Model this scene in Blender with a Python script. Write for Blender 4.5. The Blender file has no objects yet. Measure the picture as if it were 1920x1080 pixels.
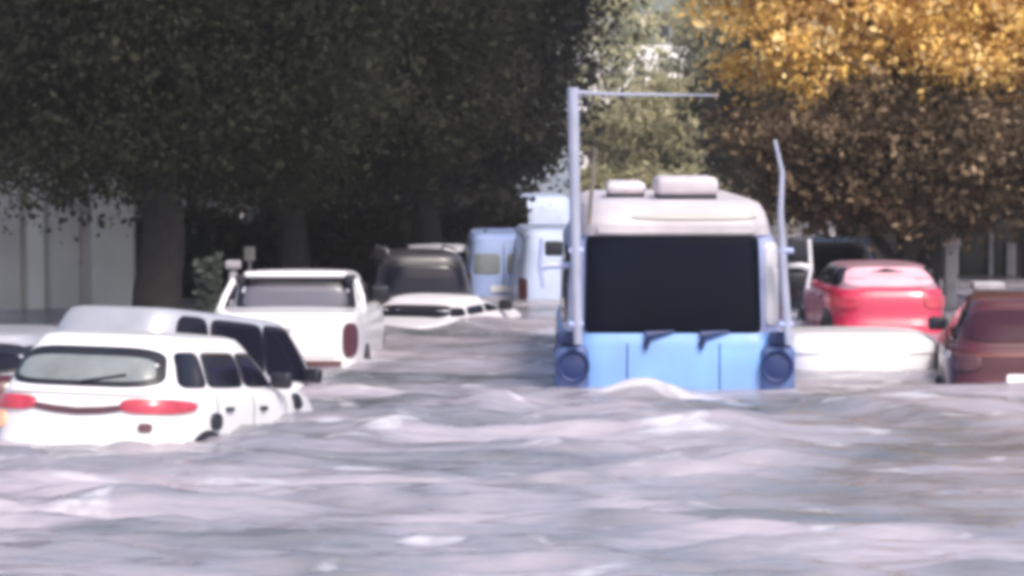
import bpy, math, random
import numpy as np
from mathutils import Vector, Matrix, Euler

random.seed(7)
RNG = np.random.default_rng(11)
S = bpy.context.scene
COL = S.collection
R = math.radians
FPX = 6000.0          # focal length in 1920-px picture pixels
CAMZ = 2.65           # camera height above the flood water
HOR = 260.0

def WX(px, D): return (px - 960.0) / FPX * D
def WZ(py, D): return CAMZ - (py - HOR) / FPX * D
def DW(py): return CAMZ * FPX / (py - HOR)      # distance of a waterline row
GROUND = -0.7

# ------------------------------------------------------------------ materials
def nodes_of(m):
    m.use_nodes = True
    return m.node_tree.nodes, m.node_tree.links

def mat(name, col, rough=0.5, metal=0.0, spec=0.5, coat=0.0, var=0.08, scale=3.0, dirt=None, bump=0.0, emis=None, estr=0.0):
    m = bpy.data.materials.new(name)
    N, L = nodes_of(m)
    b = N['Principled BSDF']
    b.inputs['Roughness'].default_value = rough
    b.inputs['Metallic'].default_value = metal
    b.inputs['Specular IOR Level'].default_value = spec
    b.inputs['Coat Weight'].default_value = coat
    b.inputs['Coat Roughness'].default_value = 0.12
    tc = N.new('ShaderNodeTexCoord')
    nz = N.new('ShaderNodeTexNoise'); nz.inputs['Scale'].default_value = scale; nz.inputs['Detail'].default_value = 6
    L.new(tc.outputs['Object'], nz.inputs['Vector'])
    r = N.new('ShaderNodeValToRGB')
    r.color_ramp.elements[0].position = 0.3; r.color_ramp.elements[1].position = 0.7
    d = dirt or [c * (1 - var) for c in col]
    r.color_ramp.elements[0].color = (*d, 1); r.color_ramp.elements[1].color = (*[min(1, c * (1 + var)) for c in col], 1)
    L.new(nz.outputs['Fac'], r.inputs['Fac']); L.new(r.outputs['Color'], b.inputs['Base Color'])
    if bump:
        bp = N.new('ShaderNodeBump'); bp.inputs['Strength'].default_value = bump; bp.inputs['Distance'].default_value = 0.05
        n2 = N.new('ShaderNodeTexNoise'); n2.inputs['Scale'].default_value = scale * 4; n2.inputs['Detail'].default_value = 8
        L.new(tc.outputs['Object'], n2.inputs['Vector']); L.new(n2.outputs['Fac'], bp.inputs['Height']); L.new(bp.outputs['Normal'], b.inputs['Normal'])
    if emis:
        b.inputs['Emission Color'].default_value = (*emis, 1); b.inputs['Emission Strength'].default_value = estr
    return m

def leaf_mat(name, cols, clump=0.9, trans=0.35, rough=0.75):
    """leaf colour varies from leaf to leaf and from clump to clump"""
    m = bpy.data.materials.new(name)
    N, L = nodes_of(m)
    b = N['Principled BSDF']; out = N['Material Output']
    b.inputs['Roughness'].default_value = rough; b.inputs['Specular IOR Level'].default_value = 0.12
    g = N.new('ShaderNodeNewGeometry'); tc = N.new('ShaderNodeTexCoord')
    nz = N.new('ShaderNodeTexNoise'); nz.inputs['Scale'].default_value = clump; nz.inputs['Detail'].default_value = 3
    L.new(tc.outputs['Object'], nz.inputs['Vector'])
    mx = N.new('ShaderNodeMath'); mx.operation = 'MULTIPLY_ADD'
    L.new(g.outputs['Random Per Island'], mx.inputs[0]); mx.inputs[1].default_value = 0.45
    sc = N.new('ShaderNodeMath'); sc.operation = 'MULTIPLY_ADD'; sc.inputs[1].default_value = 1.9; sc.inputs[2].default_value = -0.68
    L.new(nz.outputs['Fac'], sc.inputs[0]); L.new(sc.outputs[0], mx.inputs[2])
    r = N.new('ShaderNodeValToRGB'); e = r.color_ramp.elements
    while len(e) < len(cols): e.new(0.5)
    for i, c in enumerate(cols):
        e[i].position = i / (len(cols) - 1); e[i].color = (*c, 1)
    L.new(mx.outputs[0], r.inputs['Fac']); L.new(r.outputs['Color'], b.inputs['Base Color'])
    t = N.new('ShaderNodeBsdfTranslucent'); L.new(r.outputs['Color'], t.inputs['Color'])
    ms = N.new('ShaderNodeMixShader'); ms.inputs[0].default_value = trans
    L.new(b.outputs[0], ms.inputs[1]); L.new(t.outputs[0], ms.inputs[2]); L.new(ms.outputs[0], out.inputs['Surface'])
    return m

M = {}
M['white_paint'] = mat('white_paint', (0.80, 0.78, 0.80), 0.3, coat=0.5, var=0.03, scale=1.5)
M['white_dull'] = mat('white_dull_paint', (0.66, 0.64, 0.68), 0.4, coat=0.2, var=0.06, scale=2)
M['silver'] = mat('silver_paint', (0.45, 0.45, 0.50), 0.35, metal=0.2, coat=0.4, var=0.08)
M['black'] = mat('black_trim', (0.012, 0.012, 0.02), 0.45, var=0.2)
M['rubber'] = mat('tyre_rubber', (0.02, 0.02, 0.022), 0.8, var=0.25, scale=8)
M['rim'] = mat('wheel_rim', (0.35, 0.35, 0.38), 0.35, metal=0.6)
M['dark_glass'] = mat('dark_glass', (0.010, 0.010, 0.020), 0.10, spec=0.22, var=0.1, scale=1)
M['wind_glass'] = mat('bus_windscreen_glass', (0.004, 0.006, 0.013), 0.06, spec=0.06, var=0.2, scale=1)
M['mist_glass'] = mat('misted_glass', (0.20, 0.22, 0.225), 0.35, spec=0.6, var=0.3, scale=2.5)
M['grey_glass'] = mat('grey_glass', (0.115, 0.11, 0.14), 0.3, spec=0.6, var=0.15, scale=2)
M['tail_red'] = mat('tail_lamp_red', (0.38, 0.03, 0.06), 0.3, coat=0.5, var=0.35, scale=6, emis=(1, 0.10, 0.12), estr=0.10)
M['tail_dark'] = mat('tail_lamp_dark_red', (0.10, 0.035, 0.045), 0.3, coat=0.5, var=0.2)
M['tail_amber'] = mat('tail_lamp_amber', (0.85, 0.38, 0.22), 0.3, coat=0.3, emis=(1, 0.45, 0.3), estr=0.35)
M['red_paint'] = mat('red_paint', (0.55, 0.022, 0.075), 0.35, coat=0.5, var=0.1)
M['pink_highlight_glass'] = mat('glass_with_pink_highlight', (0.74, 0.42, 0.49), 0.3, var=0.12)  # pale pink base colour paints the highlight on the rear window
M['pink_roof'] = mat('faded_pink_roof', (0.33, 0.19, 0.23), 0.4, coat=0.3, var=0.12)
M['maroon'] = mat('maroon_paint', (0.078, 0.012, 0.020), 0.35, coat=0.4, var=0.15)
M['maroon_glass'] = mat('wine_tinted_glass', (0.045, 0.014, 0.024), 0.2, spec=0.3)
M['strip_brown'] = mat('brown_lamp_strip', (0.16, 0.05, 0.045), 0.4)
M['grey_paint'] = mat('grey_paint', (0.055, 0.05, 0.06), 0.4, coat=0.3, var=0.15)
M['bus_blue'] = mat('bus_blue_paint', (0.22, 0.44, 0.86), 0.35, coat=0.2, var=0.07, scale=2.2, dirt=(0.20, 0.34, 0.66))
M['bus_pale'] = mat('bus_pale_blue_paint', (0.37, 0.42, 0.68), 0.4, coat=0.3, var=0.1, scale=1.5)
M['bus_dusk'] = mat('bus_dull_blue', (0.085, 0.13, 0.30), 0.55, coat=0.0, var=0.3, scale=4)
M['bus_navy'] = mat('bus_navy_trim', (0.018, 0.035, 0.13), 0.5, coat=0.0, var=0.2)
M['bus_roof'] = mat('bus_white_roof', (0.62, 0.56, 0.59), 0.45, var=0.06, scale=2, dirt=(0.44, 0.40, 0.44))
M['pole'] = mat('pale_metal_post', (0.36, 0.38, 0.50), 0.5, metal=0.1, var=0.12, scale=4)
M['van_blue'] = mat('van_pale_blue_paint', (0.33, 0.43, 0.72), 0.4, coat=0.3, var=0.1)
M['van_white'] = mat('van_bluish_white_paint', (0.55, 0.64, 0.88), 0.4, coat=0.3, var=0.06)
M['lamp_clear'] = mat('lamp_clear', (0.6, 0.6, 0.62), 0.15, var=0.1)
M['plate'] = mat('number_plate_white', (0.8, 0.78, 0.8), 0.4)
M['bark'] = mat('bark', (0.022, 0.019, 0.018), 0.9, var=0.4, scale=5, bump=0.8)
M['bark_pale'] = mat('pale_bark', (0.20, 0.17, 0.15), 0.9, var=0.4, scale=5, bump=0.8)
M['asphalt'] = mat('asphalt', (0.05, 0.05, 0.05), 0.9, var=0.2, scale=20)
M['wall_grey'] = mat('grey_render_wall', (0.47, 0.45, 0.43), 0.85, var=0.15, scale=0.8, bump=0.2)
M['wall_pale'] = mat('pale_panel', (0.58, 0.57, 0.53), 0.8, var=0.12, scale=1.1, bump=0.1)
M['wall_brown'] = mat('brown_render_wall', (0.115, 0.095, 0.09), 0.85, var=0.2, scale=0.8, bump=0.2)
M['wall_dark'] = mat('dark_wall', (0.06, 0.058, 0.062), 0.9, var=0.25, scale=0.7, bump=0.3)
M['opening'] = mat('dark_opening', (0.02, 0.018, 0.02), 0.4, var=0.2)
M['far_white'] = mat('far_white_wall', (0.82, 0.78, 0.74), 0.8, var=0.12, scale=0.5)
M['concrete'] = mat('pale_concrete', (0.36, 0.34, 0.36), 0.85, var=0.2, scale=4, bump=0.2)
M['green_paint'] = mat('pale_green_paint', (0.17, 0.21, 0.20), 0.7, var=0.2, scale=4)

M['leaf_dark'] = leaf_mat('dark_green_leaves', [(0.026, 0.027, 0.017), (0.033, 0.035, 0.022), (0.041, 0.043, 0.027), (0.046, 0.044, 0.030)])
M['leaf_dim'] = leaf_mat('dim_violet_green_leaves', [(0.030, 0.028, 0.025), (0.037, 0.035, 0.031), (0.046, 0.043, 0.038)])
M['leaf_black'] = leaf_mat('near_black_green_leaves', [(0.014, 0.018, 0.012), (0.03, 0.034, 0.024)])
M['leaf_gold'] = leaf_mat('golden_leaves', [(0.10, 0.055, 0.025), (0.58, 0.35, 0.09), (0.90, 0.60, 0.17), (0.92, 0.64, 0.25), (0.95, 0.72, 0.34), (0.97, 0.86, 0.60)], clump=1.5, trans=0.2)
M['leaf_brown'] = leaf_mat('brown_leaves', [(0.034, 0.026, 0.018), (0.075, 0.055, 0.036), (0.17, 0.118, 0.072), (0.52, 0.38, 0.24)], clump=2.2)  # palest ramp colour paints cream highlights onto some of the leaves
M['leaf_umber'] = leaf_mat('dark_brown_leaves', [(0.045, 0.032, 0.022), (0.09, 0.066, 0.042), (0.17, 0.125, 0.08)], clump=1.5)
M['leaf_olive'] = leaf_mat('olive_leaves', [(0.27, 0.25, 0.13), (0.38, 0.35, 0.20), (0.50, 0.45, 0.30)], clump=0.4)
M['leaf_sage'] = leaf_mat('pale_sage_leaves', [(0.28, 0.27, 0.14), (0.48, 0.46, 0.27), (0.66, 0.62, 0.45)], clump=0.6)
M['leaf_grey'] = leaf_mat('grey_green_leaves', [(0.07, 0.085, 0.07), (0.15, 0.18, 0.155)])
M['leaf_deep'] = leaf_mat('deep_green_leaves', [(0.035, 0.035, 0.022), (0.075, 0.07, 0.045)], clump=0.8)

# ------------------------------------------------------------------ mesh helpers
class MB:
    def __init__(s): s.v = []; s.f = []; s.n = 0
    def add(s, vs, fs):
        o = s.n
        s.v.extend([tuple(map(float, p)) for p in vs]); s.n += len(vs)
        s.f.extend([tuple(i + o for i in f) for f in fs])
    def build(s, name, m, parent=None, smooth=True, loc=None, angle=38):
        me = bpy.data.meshes.new(name)
        me.from_pydata(s.v, [], s.f); me.update()
        if smooth:
            me.shade_smooth()
            try: me.set_sharp_from_angle(angle=R(angle))
            except Exception: pass
        me.materials.append(m)
        o = bpy.data.objects.new(name, me); COL.objects.link(o)
        if parent is not None: o.parent = parent
        if loc is not None: o.location = loc
        return o
    # --- shapes
    def rings(s, rings, cap0=True, cap1=True):
        n = len(rings[0]); vs = [p for r in rings for p in r]; fs = []
        for k in range(len(rings) - 1):
            for i in range(n):
                j = (i + 1) % n
                fs.append((k * n + i, k * n + j, (k + 1) * n + j, (k + 1) * n + i))
        if cap0: fs.append(tuple(range(n - 1, -1, -1)))
        if cap1: fs.append(tuple((len(rings) - 1) * n + i for i in range(n)))
        s.add(vs, fs)
    def tube(s, pts, rad, n=12):
        pts = [Vector(p) for p in pts]
        if not hasattr(rad, '__len__'): rad = [rad] * len(pts)
        rings = []
        up = Vector((0.13, 0.2, 1)).normalized()
        for i, p in enumerate(pts):
            d = (pts[min(i + 1, len(pts) - 1)] - pts[max(i - 1, 0)]).normalized()
            a = d.cross(up)
            if a.length < 0.05: a = d.cross(Vector((1, 0, 0)))
            a.normalize(); b = d.cross(a)
            rings.append([p + (a * math.cos(t) + b * math.sin(t)) * rad[i] for t in [2 * math.pi * k / n for k in range(n)]])
        s.rings(rings)
    def box(s, x0, x1, y0, y1, z0, z1, bev=0.0, n=None):
        """a box with rounded edges"""
        cx, cy = (x0 + x1) / 2, (y0 + y1) / 2; b, a = (x1 - x0) / 2, (y1 - y0) / 2
        bev = min(bev, a * .9, b * .9, (z1 - z0) * .45)
        def rr(ins, z, q=4):
            out = []
            r = max(bev, 1e-4)
            for sx, sy, t0 in ((1, 1, 0), (-1, 1, 90), (-1, -1, 180), (1, -1, 270)):
                for k in range(q + 1):
                    t = R(t0 + 90 * k / q)
                    rr_ = max(r - ins, 1e-5)
                    out.append((cx + sx * (b - r) + rr_ * math.cos(t), cy + sy * (a - r) + rr_ * math.sin(t), z))
            return out
        if bev <= 0:
            vs = [(x0, y0, z0), (x1, y0, z0), (x1, y1, z0), (x0, y1, z0), (x0, y0, z1), (x1, y0, z1), (x1, y1, z1), (x0, y1, z1)]
            s.add(vs, [(3, 2, 1, 0), (4, 5, 6, 7), (0, 1, 5, 4), (1, 2, 6, 5), (2, 3, 7, 6), (3, 0, 4, 7)])
            return
        R_ = []
        for k in range(4):
            t = R(90 * k / 3); R_.append(rr(bev * (1 - math.sin(t)), z0 + bev * (1 - math.cos(t))))
        for k in range(4):
            t = R(90 * k / 3); R_.append(rr(bev * (1 - math.cos(t)), z1 - bev * (1 - math.sin(t))))
        s.rings(R_)

def prop(o, label=None, cat=None, group=None, kind=None):
    if label: o['label'] = label
    if cat: o['category'] = cat
    if group: o['group'] = group
    if kind: o['kind'] = kind
    return o

def empty(name, loc, rot=(0, 0, 0)):
    o = bpy.data.objects.new(name, None); COL.objects.link(o)
    o.empty_display_size = 0.3; o.location = loc; o.rotation_euler = rot
    return o

# ------------------------------------------------------------------ super-ellipse shells (vehicle bodies)
def spow(c, e): return math.copysign(abs(c) ** e, c)

class Shell:
    """levels: (z, halfwidth, y_rear, y_front); between them everything is interpolated. n = squareness in plan"""
    def __init__(s, levels, n=5.0, drop=None):
        s.L = levels; s.n = n; s.drop = drop or (lambda y, z: 0.0)
    def at(s, z):
        L = s.L
        if z <= L[0][0]: return L[0][1:]
        for a, b in zip(L, L[1:]):
            if z <= b[0]:
                t = (z - a[0]) / (b[0] - a[0])
                return tuple(a[i] * (1 - t) + b[i] * t for i in (1, 2, 3))
        return L[-1][1:]
    def loop(s, z, N=88, k=1.0, dz=0.0):
        b, y0, y1 = s.at(z); a, cy = (y1 - y0) / 2, (y1 + y0) / 2
        out = []
        for i in range(N):
            t = 2 * math.pi * (i + .5) / N
            x = b * k * spow(math.cos(t), 2 / s.n); y = cy + a * k * spow(math.sin(t), 2 / s.n)
            out.append((x, y, z + dz + s.drop(y, z)))
        return out
    def mesh(s, mb, crown=0.04, sub=3):
        rings = []
        zs = []
        for a, b in zip(s.L, s.L[1:]):
            zs += [a[0] + (b[0] - a[0]) * q / sub for q in range(sub)]
        zs.append(s.L[-1][0])
        for z in zs: rings.append(s.loop(z))
        zt = zs[-1]
        for k in (0.94, 0.8, 0.55, 0.25, 0.04): rings.append(s.loop(zt, k=k, dz=crown * (1 - k * k)))
        mb.rings(rings)
    def end(s, side, x, z, off=0.0):     # a point on the rear (-1) or front (+1) face
        b, y0, y1 = s.at(z); a, cy = (y1 - y0) / 2, (y1 + y0) / 2
        q = max(0.0, 1 - min(1, abs(x) / b) ** s.n) ** (1 / s.n)
        y = cy + side * a * q
        return (x * (1 + off / b), y + side * off, z + s.drop(y, z))
    def flank(s, side, y, z, off=0.0):   # a point on the left (-1) or right (+1) flank
        b, y0, y1 = s.at(z); a, cy = (y1 - y0) / 2, (y1 + y0) / 2
        q = max(0.0, 1 - min(1, abs((y - cy) / a)) ** s.n) ** (1 / s.n)
        return (side * (b * q + off), y, z + s.drop(y, z))

def panel(mb, fn, u0, u1, v0, v1, sq=6.0, off=0.012, thick=0.03, skew0=0.0, skew1=0.0, nr=5, na=40):
    """a thin rounded panel lying proud of a shell. skew shifts the upper edge of the two sides inward."""
    cu, cv, hu, hv = (u0 + u1) / 2, (v0 + v1) / 2, (u1 - u0) / 2, (v1 - v0) / 2
    def P(r, t, o):
        a = r * spow(math.cos(t), 2 / sq); b = r * spow(math.sin(t), 2 / sq)
        v = cv + hv * b; f = (b + 1) / 2
        lo = cu - hu + skew0 * f; hi = cu + hu - skew1 * f
        u = (lo + hi) / 2 + (hi - lo) / 2 * a
        return fn(u, v, o)
    rings = [[P(1, 2 * math.pi * i / na, -thick) for i in range(na)]]
    for r in (1.0, 0.97, 0.8, 0.55, 0.3, 0.03):
        rings.append([P(r, 2 * math.pi * i / na, off if r < 1 else off * .7) for i in range(na)])
    mb.rings(rings, cap0=False)

def part(name, m, parent, fn, label=None):
    mb = MB(); fn(mb); o = mb.build(name, m, parent)
    if label: o['label'] = label
    return o

def wheel(parent, x, y, r=0.34, w=0.22):
    sx = 1 if x > 0 else -1
    def tyre(mb):
        prof = [(0.60, w * .4), (0.9, w * .5), (0.98, w * .42), (1.0, w * .2), (1.0, -w * .2), (0.98, -w * .42), (0.9, -w * .5), (0.60, -w * .4)]
        rings = []
        for k in range(33):
            t = 2 * math.pi * k / 32
            rings.append([(x + sx * h, y + r * q * math.cos(t), r + r * q * math.sin(t)) for q, h in prof])
        mb.rings(rings, cap0=False, cap1=False)
    t = part('wheel', M['rubber'], parent, tyre)
    def rim(mb):
        for k in range(6):
            a = 2 * math.pi * k / 6
            mb.tube([(x + sx * .06, y, r), (x + sx * .08, y + r * .58 * math.cos(a), r + r * .58 * math.sin(a))], [.035, .028], 6)
        mb.tube([(x - sx * .02, y, r), (x + sx * .03, y, r)], [r * .61, r * .61], 28)
    part('rim', M['rim'], t, rim)

def fit_mirror(parent, side, x, y, z, m, s=1.0):
    o = part('mirror', m, parent, lambda mb: mb.box(min(x, x + side * .2 * s), max(x, x + side * .2 * s), y - .06 * s, y + .06 * s, z - .07 * s, z + .08 * s, .035))
    return o

# ------------------------------------------------------------------ generic car
def make_car(name, loc, yaw, pitch=0.0, roll=0.0, L=4.4, W=1.82, belt=0.98, H=1.62, paint='white_paint', rear_glass='dark_glass',
             cab=(-2.05, 1.15), top=(-1.75, 0.35), roof_w=0.62, style='suv', tail='tail_red', glass_frame=True, rails=False,
             handles=True, roof_paint=None, wheels=True, wtop=0.13, pillar=.03, lamp=(.26, .08), plate=True, lamp_out=.985, lamp_in=.52):
    """forward = +y, wheels stand on z=0"""
    root = empty(name, loc, (R(pitch), R(roll), R(yaw)))
    h = W / 2; r = L / 2
    drop_from = cab[1] - 0.15
    def drop(y, z):
        d = 0.0
        if y > drop_from: d -= 0.20 * ((y - drop_from) / (r - drop_from)) ** 2 * max(0, (z - .45) / (belt - .45))
        if style == 'sedan' and y < cab[0] + .1: d -= 0.05 * ((cab[0] + .1 - y) / .9) ** 2 * max(0, (z - .45) / (belt - .45))
        return d
    body = Shell([(0.20, h * .93, -r + .10, r - .14), (0.30, h * .98, -r + .02, r - .04), (0.50, h, -r, r), (0.60, h, -r + .015, r - .02),
                  (0.66, h * .995, -r + .06, r - .06), (belt - .12, h * .99, -r + .10, r - .12), (belt - .02, h * .955, -r + .15, r - .2), (belt + .015, h * .91, -r + .20, r - .28)], 5.2, drop)
    P = M[paint]
    part('body', P, root, lambda mb: body.mesh(mb, crown=0.035))
    hb = h * .90
    ht = roof_w if roof_w > .2 else h * .68
    gh = Shell([(belt - .03, hb, cab[0], cab[1]), (belt + (H - belt) * .45, (hb * .5 + ht * .5), cab[0] * .55 + top[0] * .45 - .02, cab[1] * .55 + top[1] * .45),
                (H - .09, ht + .02, top[0] - .03, top[1] + .08), (H - .03, ht - .03, top[0] + .02, top[1]), (H - .006, ht - .1, top[0] + .12, top[1] - .12)], 5.5)
    cabo = part('cabin', M[roof_paint] if roof_paint else P, root, lambda mb: gh.mesh(mb, crown=0.03))
    z0, z1 = belt + .04, H - wtop
    # rear window
    rw = hb * .84
    fe = lambda side: (lambda u, v, o: gh.end(side, u, v, o))
    ff = lambda side: (lambda u, v, o: gh.flank(side, u, v, o))
    be = lambda side: (lambda u, v, o: body.end(side, u, v, o))
    bf = lambda side: (lambda u, v, o: body.flank(side, u, v, o))
    if glass_frame:
        f = part('rear_window', M['black'], root, lambda mb: panel(mb, fe(-1), -rw, rw, z0 - .01, z1 + .03, skew0=.1, skew1=.1, sq=4.5, off=.01))
        part('pane', M[rear_glass], f, lambda mb: panel(mb, fe(-1), -rw + .08, rw - .08, z0 + .035, z1 - .05, skew0=.07, skew1=.07, sq=4.5, off=.02))
    else:
        part('rear_window', M[rear_glass], root, lambda mb: panel(mb, fe(-1), -rw, rw, z0, z1 + .01, skew0=.1, skew1=.1, sq=5, off=.012))
    part('windscreen', M['dark_glass'], root, lambda mb: panel(mb, fe(1), -rw, rw, z0, z1 + .01, skew0=.1, skew1=.1, sq=5, off=.012))
    # side windows
    span = cab[1] - cab[0]
    for sd in (-1, 1):
        a, b = cab[0] + span * .10, cab[1] - span * .12
        c1, c2 = a + (b - a) * .24, a + (b - a) * .62
        if style == 'pickup': c1 = a
        if c1 > a: part('side_window', M['dark_glass'], root, lambda mb: panel(mb, ff(sd), a, c1 - pillar, z0, z1, skew0=.16, sq=5))
        part('side_window', M['dark_glass'], root, lambda mb: panel(mb, ff(sd), c1 + pillar, c2 - pillar, z0, z1, sq=7, skew0=.05 if c1 > a else .12))
        part('side_window', M['dark_glass'], root, lambda mb: panel(mb, ff(sd), c2 + pillar, b, z0, z1, skew1=.42, sq=6))
        fit_mirror(root, sd, sd * hb, cab[1] - span * .2, belt + .1, M['black'])
        if handles:
            for yy in (c1 + (c2 - c1) * .2, c2 + .15):
                part('door_handle', M['black'], root, lambda mb: panel(mb, bf(sd), yy, yy + .18, belt - .17, belt - .13, off=.022, sq=4))
        for yy in (c1, c2, b - .05):
            part('door_seam', M['black'], root, lambda mb: panel(mb, bf(sd), yy - .006, yy + .006, .3, belt - .03, off=.003, sq=9))
        if wheels:
            for yy in (-r * .62, r * .64):
                part('wheel_arch', M['black'], root, lambda mb: panel(mb, bf(sd), yy - .42, yy + .42, .08, .80, off=.006, sq=2.0))
                wheel(root, sd * (h - .075), yy)
        if style == 'suv' and rails:
            part('roof_rail', M['silver'], root, lambda mb: mb.tube([(sd * (ht - .1), top[0] + .2, H - .01), (sd * (ht - .09), top[0] + .3, H + .05), (sd * (ht - .09), top[1] - .3, H + .05), (sd * (ht - .1), top[1] - .2, H - .01)], .018, 8))
        # lamps
        x0, x1 = (h * lamp_in, h * lamp_out)
        u0, u1 = (x0, x1) if sd > 0 else (-x1, -x0)
        part('tail_lamp', M[tail], root, lambda mb: panel(mb, be(-1), u0, u1, belt - lamp[0], belt - lamp[1], sq=3.2, off=.02))
        part('headlight', M['lamp_clear'], root, lambda mb: panel(mb, be(1), u0, u1, .60, .74, sq=3.2, off=.02))
    part('rear_bumper_trim', M['black'], root, lambda mb: panel(mb, be(-1), -h * .75, h * .75, .27, .36, off=.012, sq=8))
    if plate: part('number_plate', M['plate'], root, lambda mb: panel(mb, be(-1), -.22, .22, .62, .75, off=.022, sq=12))
    part('grille', M['black'], root, lambda mb: panel(mb, be(1), -h * .45, h * .45, .55, .70, off=.014, sq=6))
    return root, body, gh

def wiper(root, gh, z):
    part('wiper', M['black'], root, lambda mb: mb.tube([Vector(gh.end(-1, 0.0, z, .03)), Vector(gh.end(-1, .38, z + .07, .03))], .012, 6))

# ================================================================== the vehicles
# -- white SUV, nose down in the flood, nearest on the left
yaw = -15
D = 28.0
suv, sb, sg = make_car('white_suv', (-3.27, 29.7, -0.80), yaw, pitch=-4.0, roll=1.0, L=4.4, W=1.94, belt=1.13, H=1.63, paint='white_paint', rear_glass='mist_glass',
                       cab=(-2.08, 1.10), top=(-1.66, 0.35), roof_w=.68, tail='tail_red', rails=False, wtop=.15, lamp=(.19, .06), plate=False, lamp_out=.94, lamp_in=.40, pillar=.014)
prop(suv, 'nearest white SUV, sunk to its bumper, red tail lamps joined by a wavy band', 'car')
wiper(suv, sg, 1.20)
part('lamp_band', M['tail_dark'], suv, lambda mb: panel(mb, lambda u, v, o: sb.end(-1, u, v - .045 * math.cos(u * 3.6), o), -.45, .45, .96, 1.02, off=.014, sq=5))
part('side_lamp', M['tail_amber'], suv, lambda mb: panel(mb, lambda u, v, o: sb.end(-1, u, v, o), -.93, -.68, .78, .92, off=.02, sq=3))
part('fog_lamp', M['tail_dark'], suv, lambda mb: panel(mb, lambda u, v, o: sb.end(-1, u, v, o), .56, .68, .78, .86, off=.016, sq=3))
for yy, zz in ((-1.22, .80), (1.0, .96)):
    part('wheel_arch_plug', M['black'], suv, lambda mb: panel(mb, lambda u, v, o: sb.flank(1, u, v, o), yy - .11, yy + .11, zz, zz + .15, off=.03, sq=2.4))

# -- silver-white wagon just beyond it, turned further to the right
wag, wb, wg = make_car('silver_wagon', (-3.25, 33.3, -0.74), -30, pitch=-6.8, L=4.5, W=1.84, belt=0.88, H=1.54, paint='white_dull', rear_glass='silver', glass_frame=False,
                       cab=(-2.0, 1.25), top=(-1.72, 0.55), roof_w=.70, rails=False, roof_paint='silver', pillar=.006, wtop=.07)
prop(wag, 'silver roofed white wagon with black windows between the nearest SUV and the white pickup', 'car')

# -- white pickup
def make_pickup():
    D = 36.6
    root = empty('white_pickup', (WX(560, 38.8), 39.1, -0.69), (R(-.8), 0, R(-1.5)))
    h = .93
    P = M['white_paint']
    def drop(y, z): return -0.22 * (max(0, y - 1.3) / 1.3) ** 2 * max(0, (z - .5) / .7)
    body = Shell([(.32, h * .94, -2.45, 2.45), (.5, h, -2.55, 2.55), (.62, h, -2.53, 2.5), (.68, h, -2.48, 2.45), (1.15, h * .985, -2.46, 2.3), (1.26, h * .955, -2.44, 2.2), (1.30, h * .92, -2.40, 2.1)], 7, drop)
    part('body', P, root, lambda mb: body.mesh(mb, crown=.02))
    gh = Shell([(1.24, .80, -.75, 1.35), (1.5, .745, -.70, 1.0), (1.66, .69, -.62, .72), (1.71, .64, -.55, .62), (1.725, .56, -.45, .5)], 6.5)
    part('cabin', P, root, lambda mb: gh.mesh(mb, crown=.02))
    fe = lambda s: (lambda u, v, o: gh.end(s, u, v, o)); ff = lambda s: (lambda u, v, o: gh.flank(s, u, v, o))
    be = lambda s: (lambda u, v, o: body.end(s, u, v, o)); bf = lambda s: (lambda u, v, o: body.flank(s, u, v, o))
    f = part('rear_window', M['black'], root, lambda mb: panel(mb, fe(-1), -.73, .73, 1.265, 1.655, skew0=.06, skew1=.06, sq=9))
    part('pane', M['grey_glass'], f, lambda mb: panel(mb, fe(-1), -.63, .63, 1.32, 1.56, skew0=.04, skew1=.04, sq=9, off=.02))
    part('windscreen', M['dark_glass'], root, lambda mb: panel(mb, fe(1), -.68, .68, 1.29, 1.62, skew0=.06, skew1=.06))
    part('roof_bar', P, root, lambda mb: mb.box(-.62, .62, -.72, -.50, 1.665, 1.735, .03))
    for s in (-1, 1):
        part('roof_corner_cap', M['black'], root, lambda mb: mb.box(min(s * .60, s * .72), max(s * .60, s * .72), -.76, -.60, 1.59, 1.70, .03))
        part('side_window', M['dark_glass'], root, lambda mb: panel(mb, ff(s), -.5, .25, 1.30, 1.61))
        part('side_window', M['dark_glass'], root, lambda mb: panel(mb, ff(s), .3, 1.1, 1.30, 1.61, skew1=.4))
        # sport bar leg beside the cabin window
        part('roll_bar_leg', P, root, lambda mb: mb.tube([(s * .86, -1.25, 1.26), (s * .82, -.95, 1.44), (s * .74, -.78, 1.63)], [.045, .04, .035], 10))
        u0, u1 = (.70, .885) if s > 0 else (-.885, -.70)
        lamp = part('tail_lamp', M['tail_dark'], root, lambda mb: panel(mb, be(-1), u0 + (0 if s > 0 else .03), u1 - (.03 if s > 0 else 0), .80, 1.19, sq=3.0, off=.02))
        part('mirror', M['black'], root, lambda mb: mb.box(min(s * .8, s * 1.03), max(s * .8, s * 1.03), .78, .9, 1.34, 1.52, .04))
        part('headlight', M['lamp_clear'], root, lambda mb: panel(mb, be(1), u0 * .9, u1, .72, .9, sq=4, off=.02))
        for yy in (-1.5, 1.65):
            part('wheel_arch', M['black'], root, lambda mb: panel(mb, bf(s), yy - .48, yy + .48, .1, .92, off=.006, sq=2))
            wheel(root, s * (h - .08), yy, .38, .25)
    part('tailgate', P, root, lambda mb: panel(mb, be(-1), -.66, .66, .79, 1.25, sq=14, off=.012))
    part('tailgate_handle', M['silver'], root, lambda mb: panel(mb, be(-1), -.12, .12, 1.08, 1.14, sq=6, off=.028))
    part('rear_bumper', M['tail_dark'], root, lambda mb: panel(mb, be(-1), -.72, .68, .70, .765, sq=9, off=.05))
    return prop(root, 'white pickup truck seen from behind with grey rear window and one dark upright tail lamp', 'pickup')
make_pickup()

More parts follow.
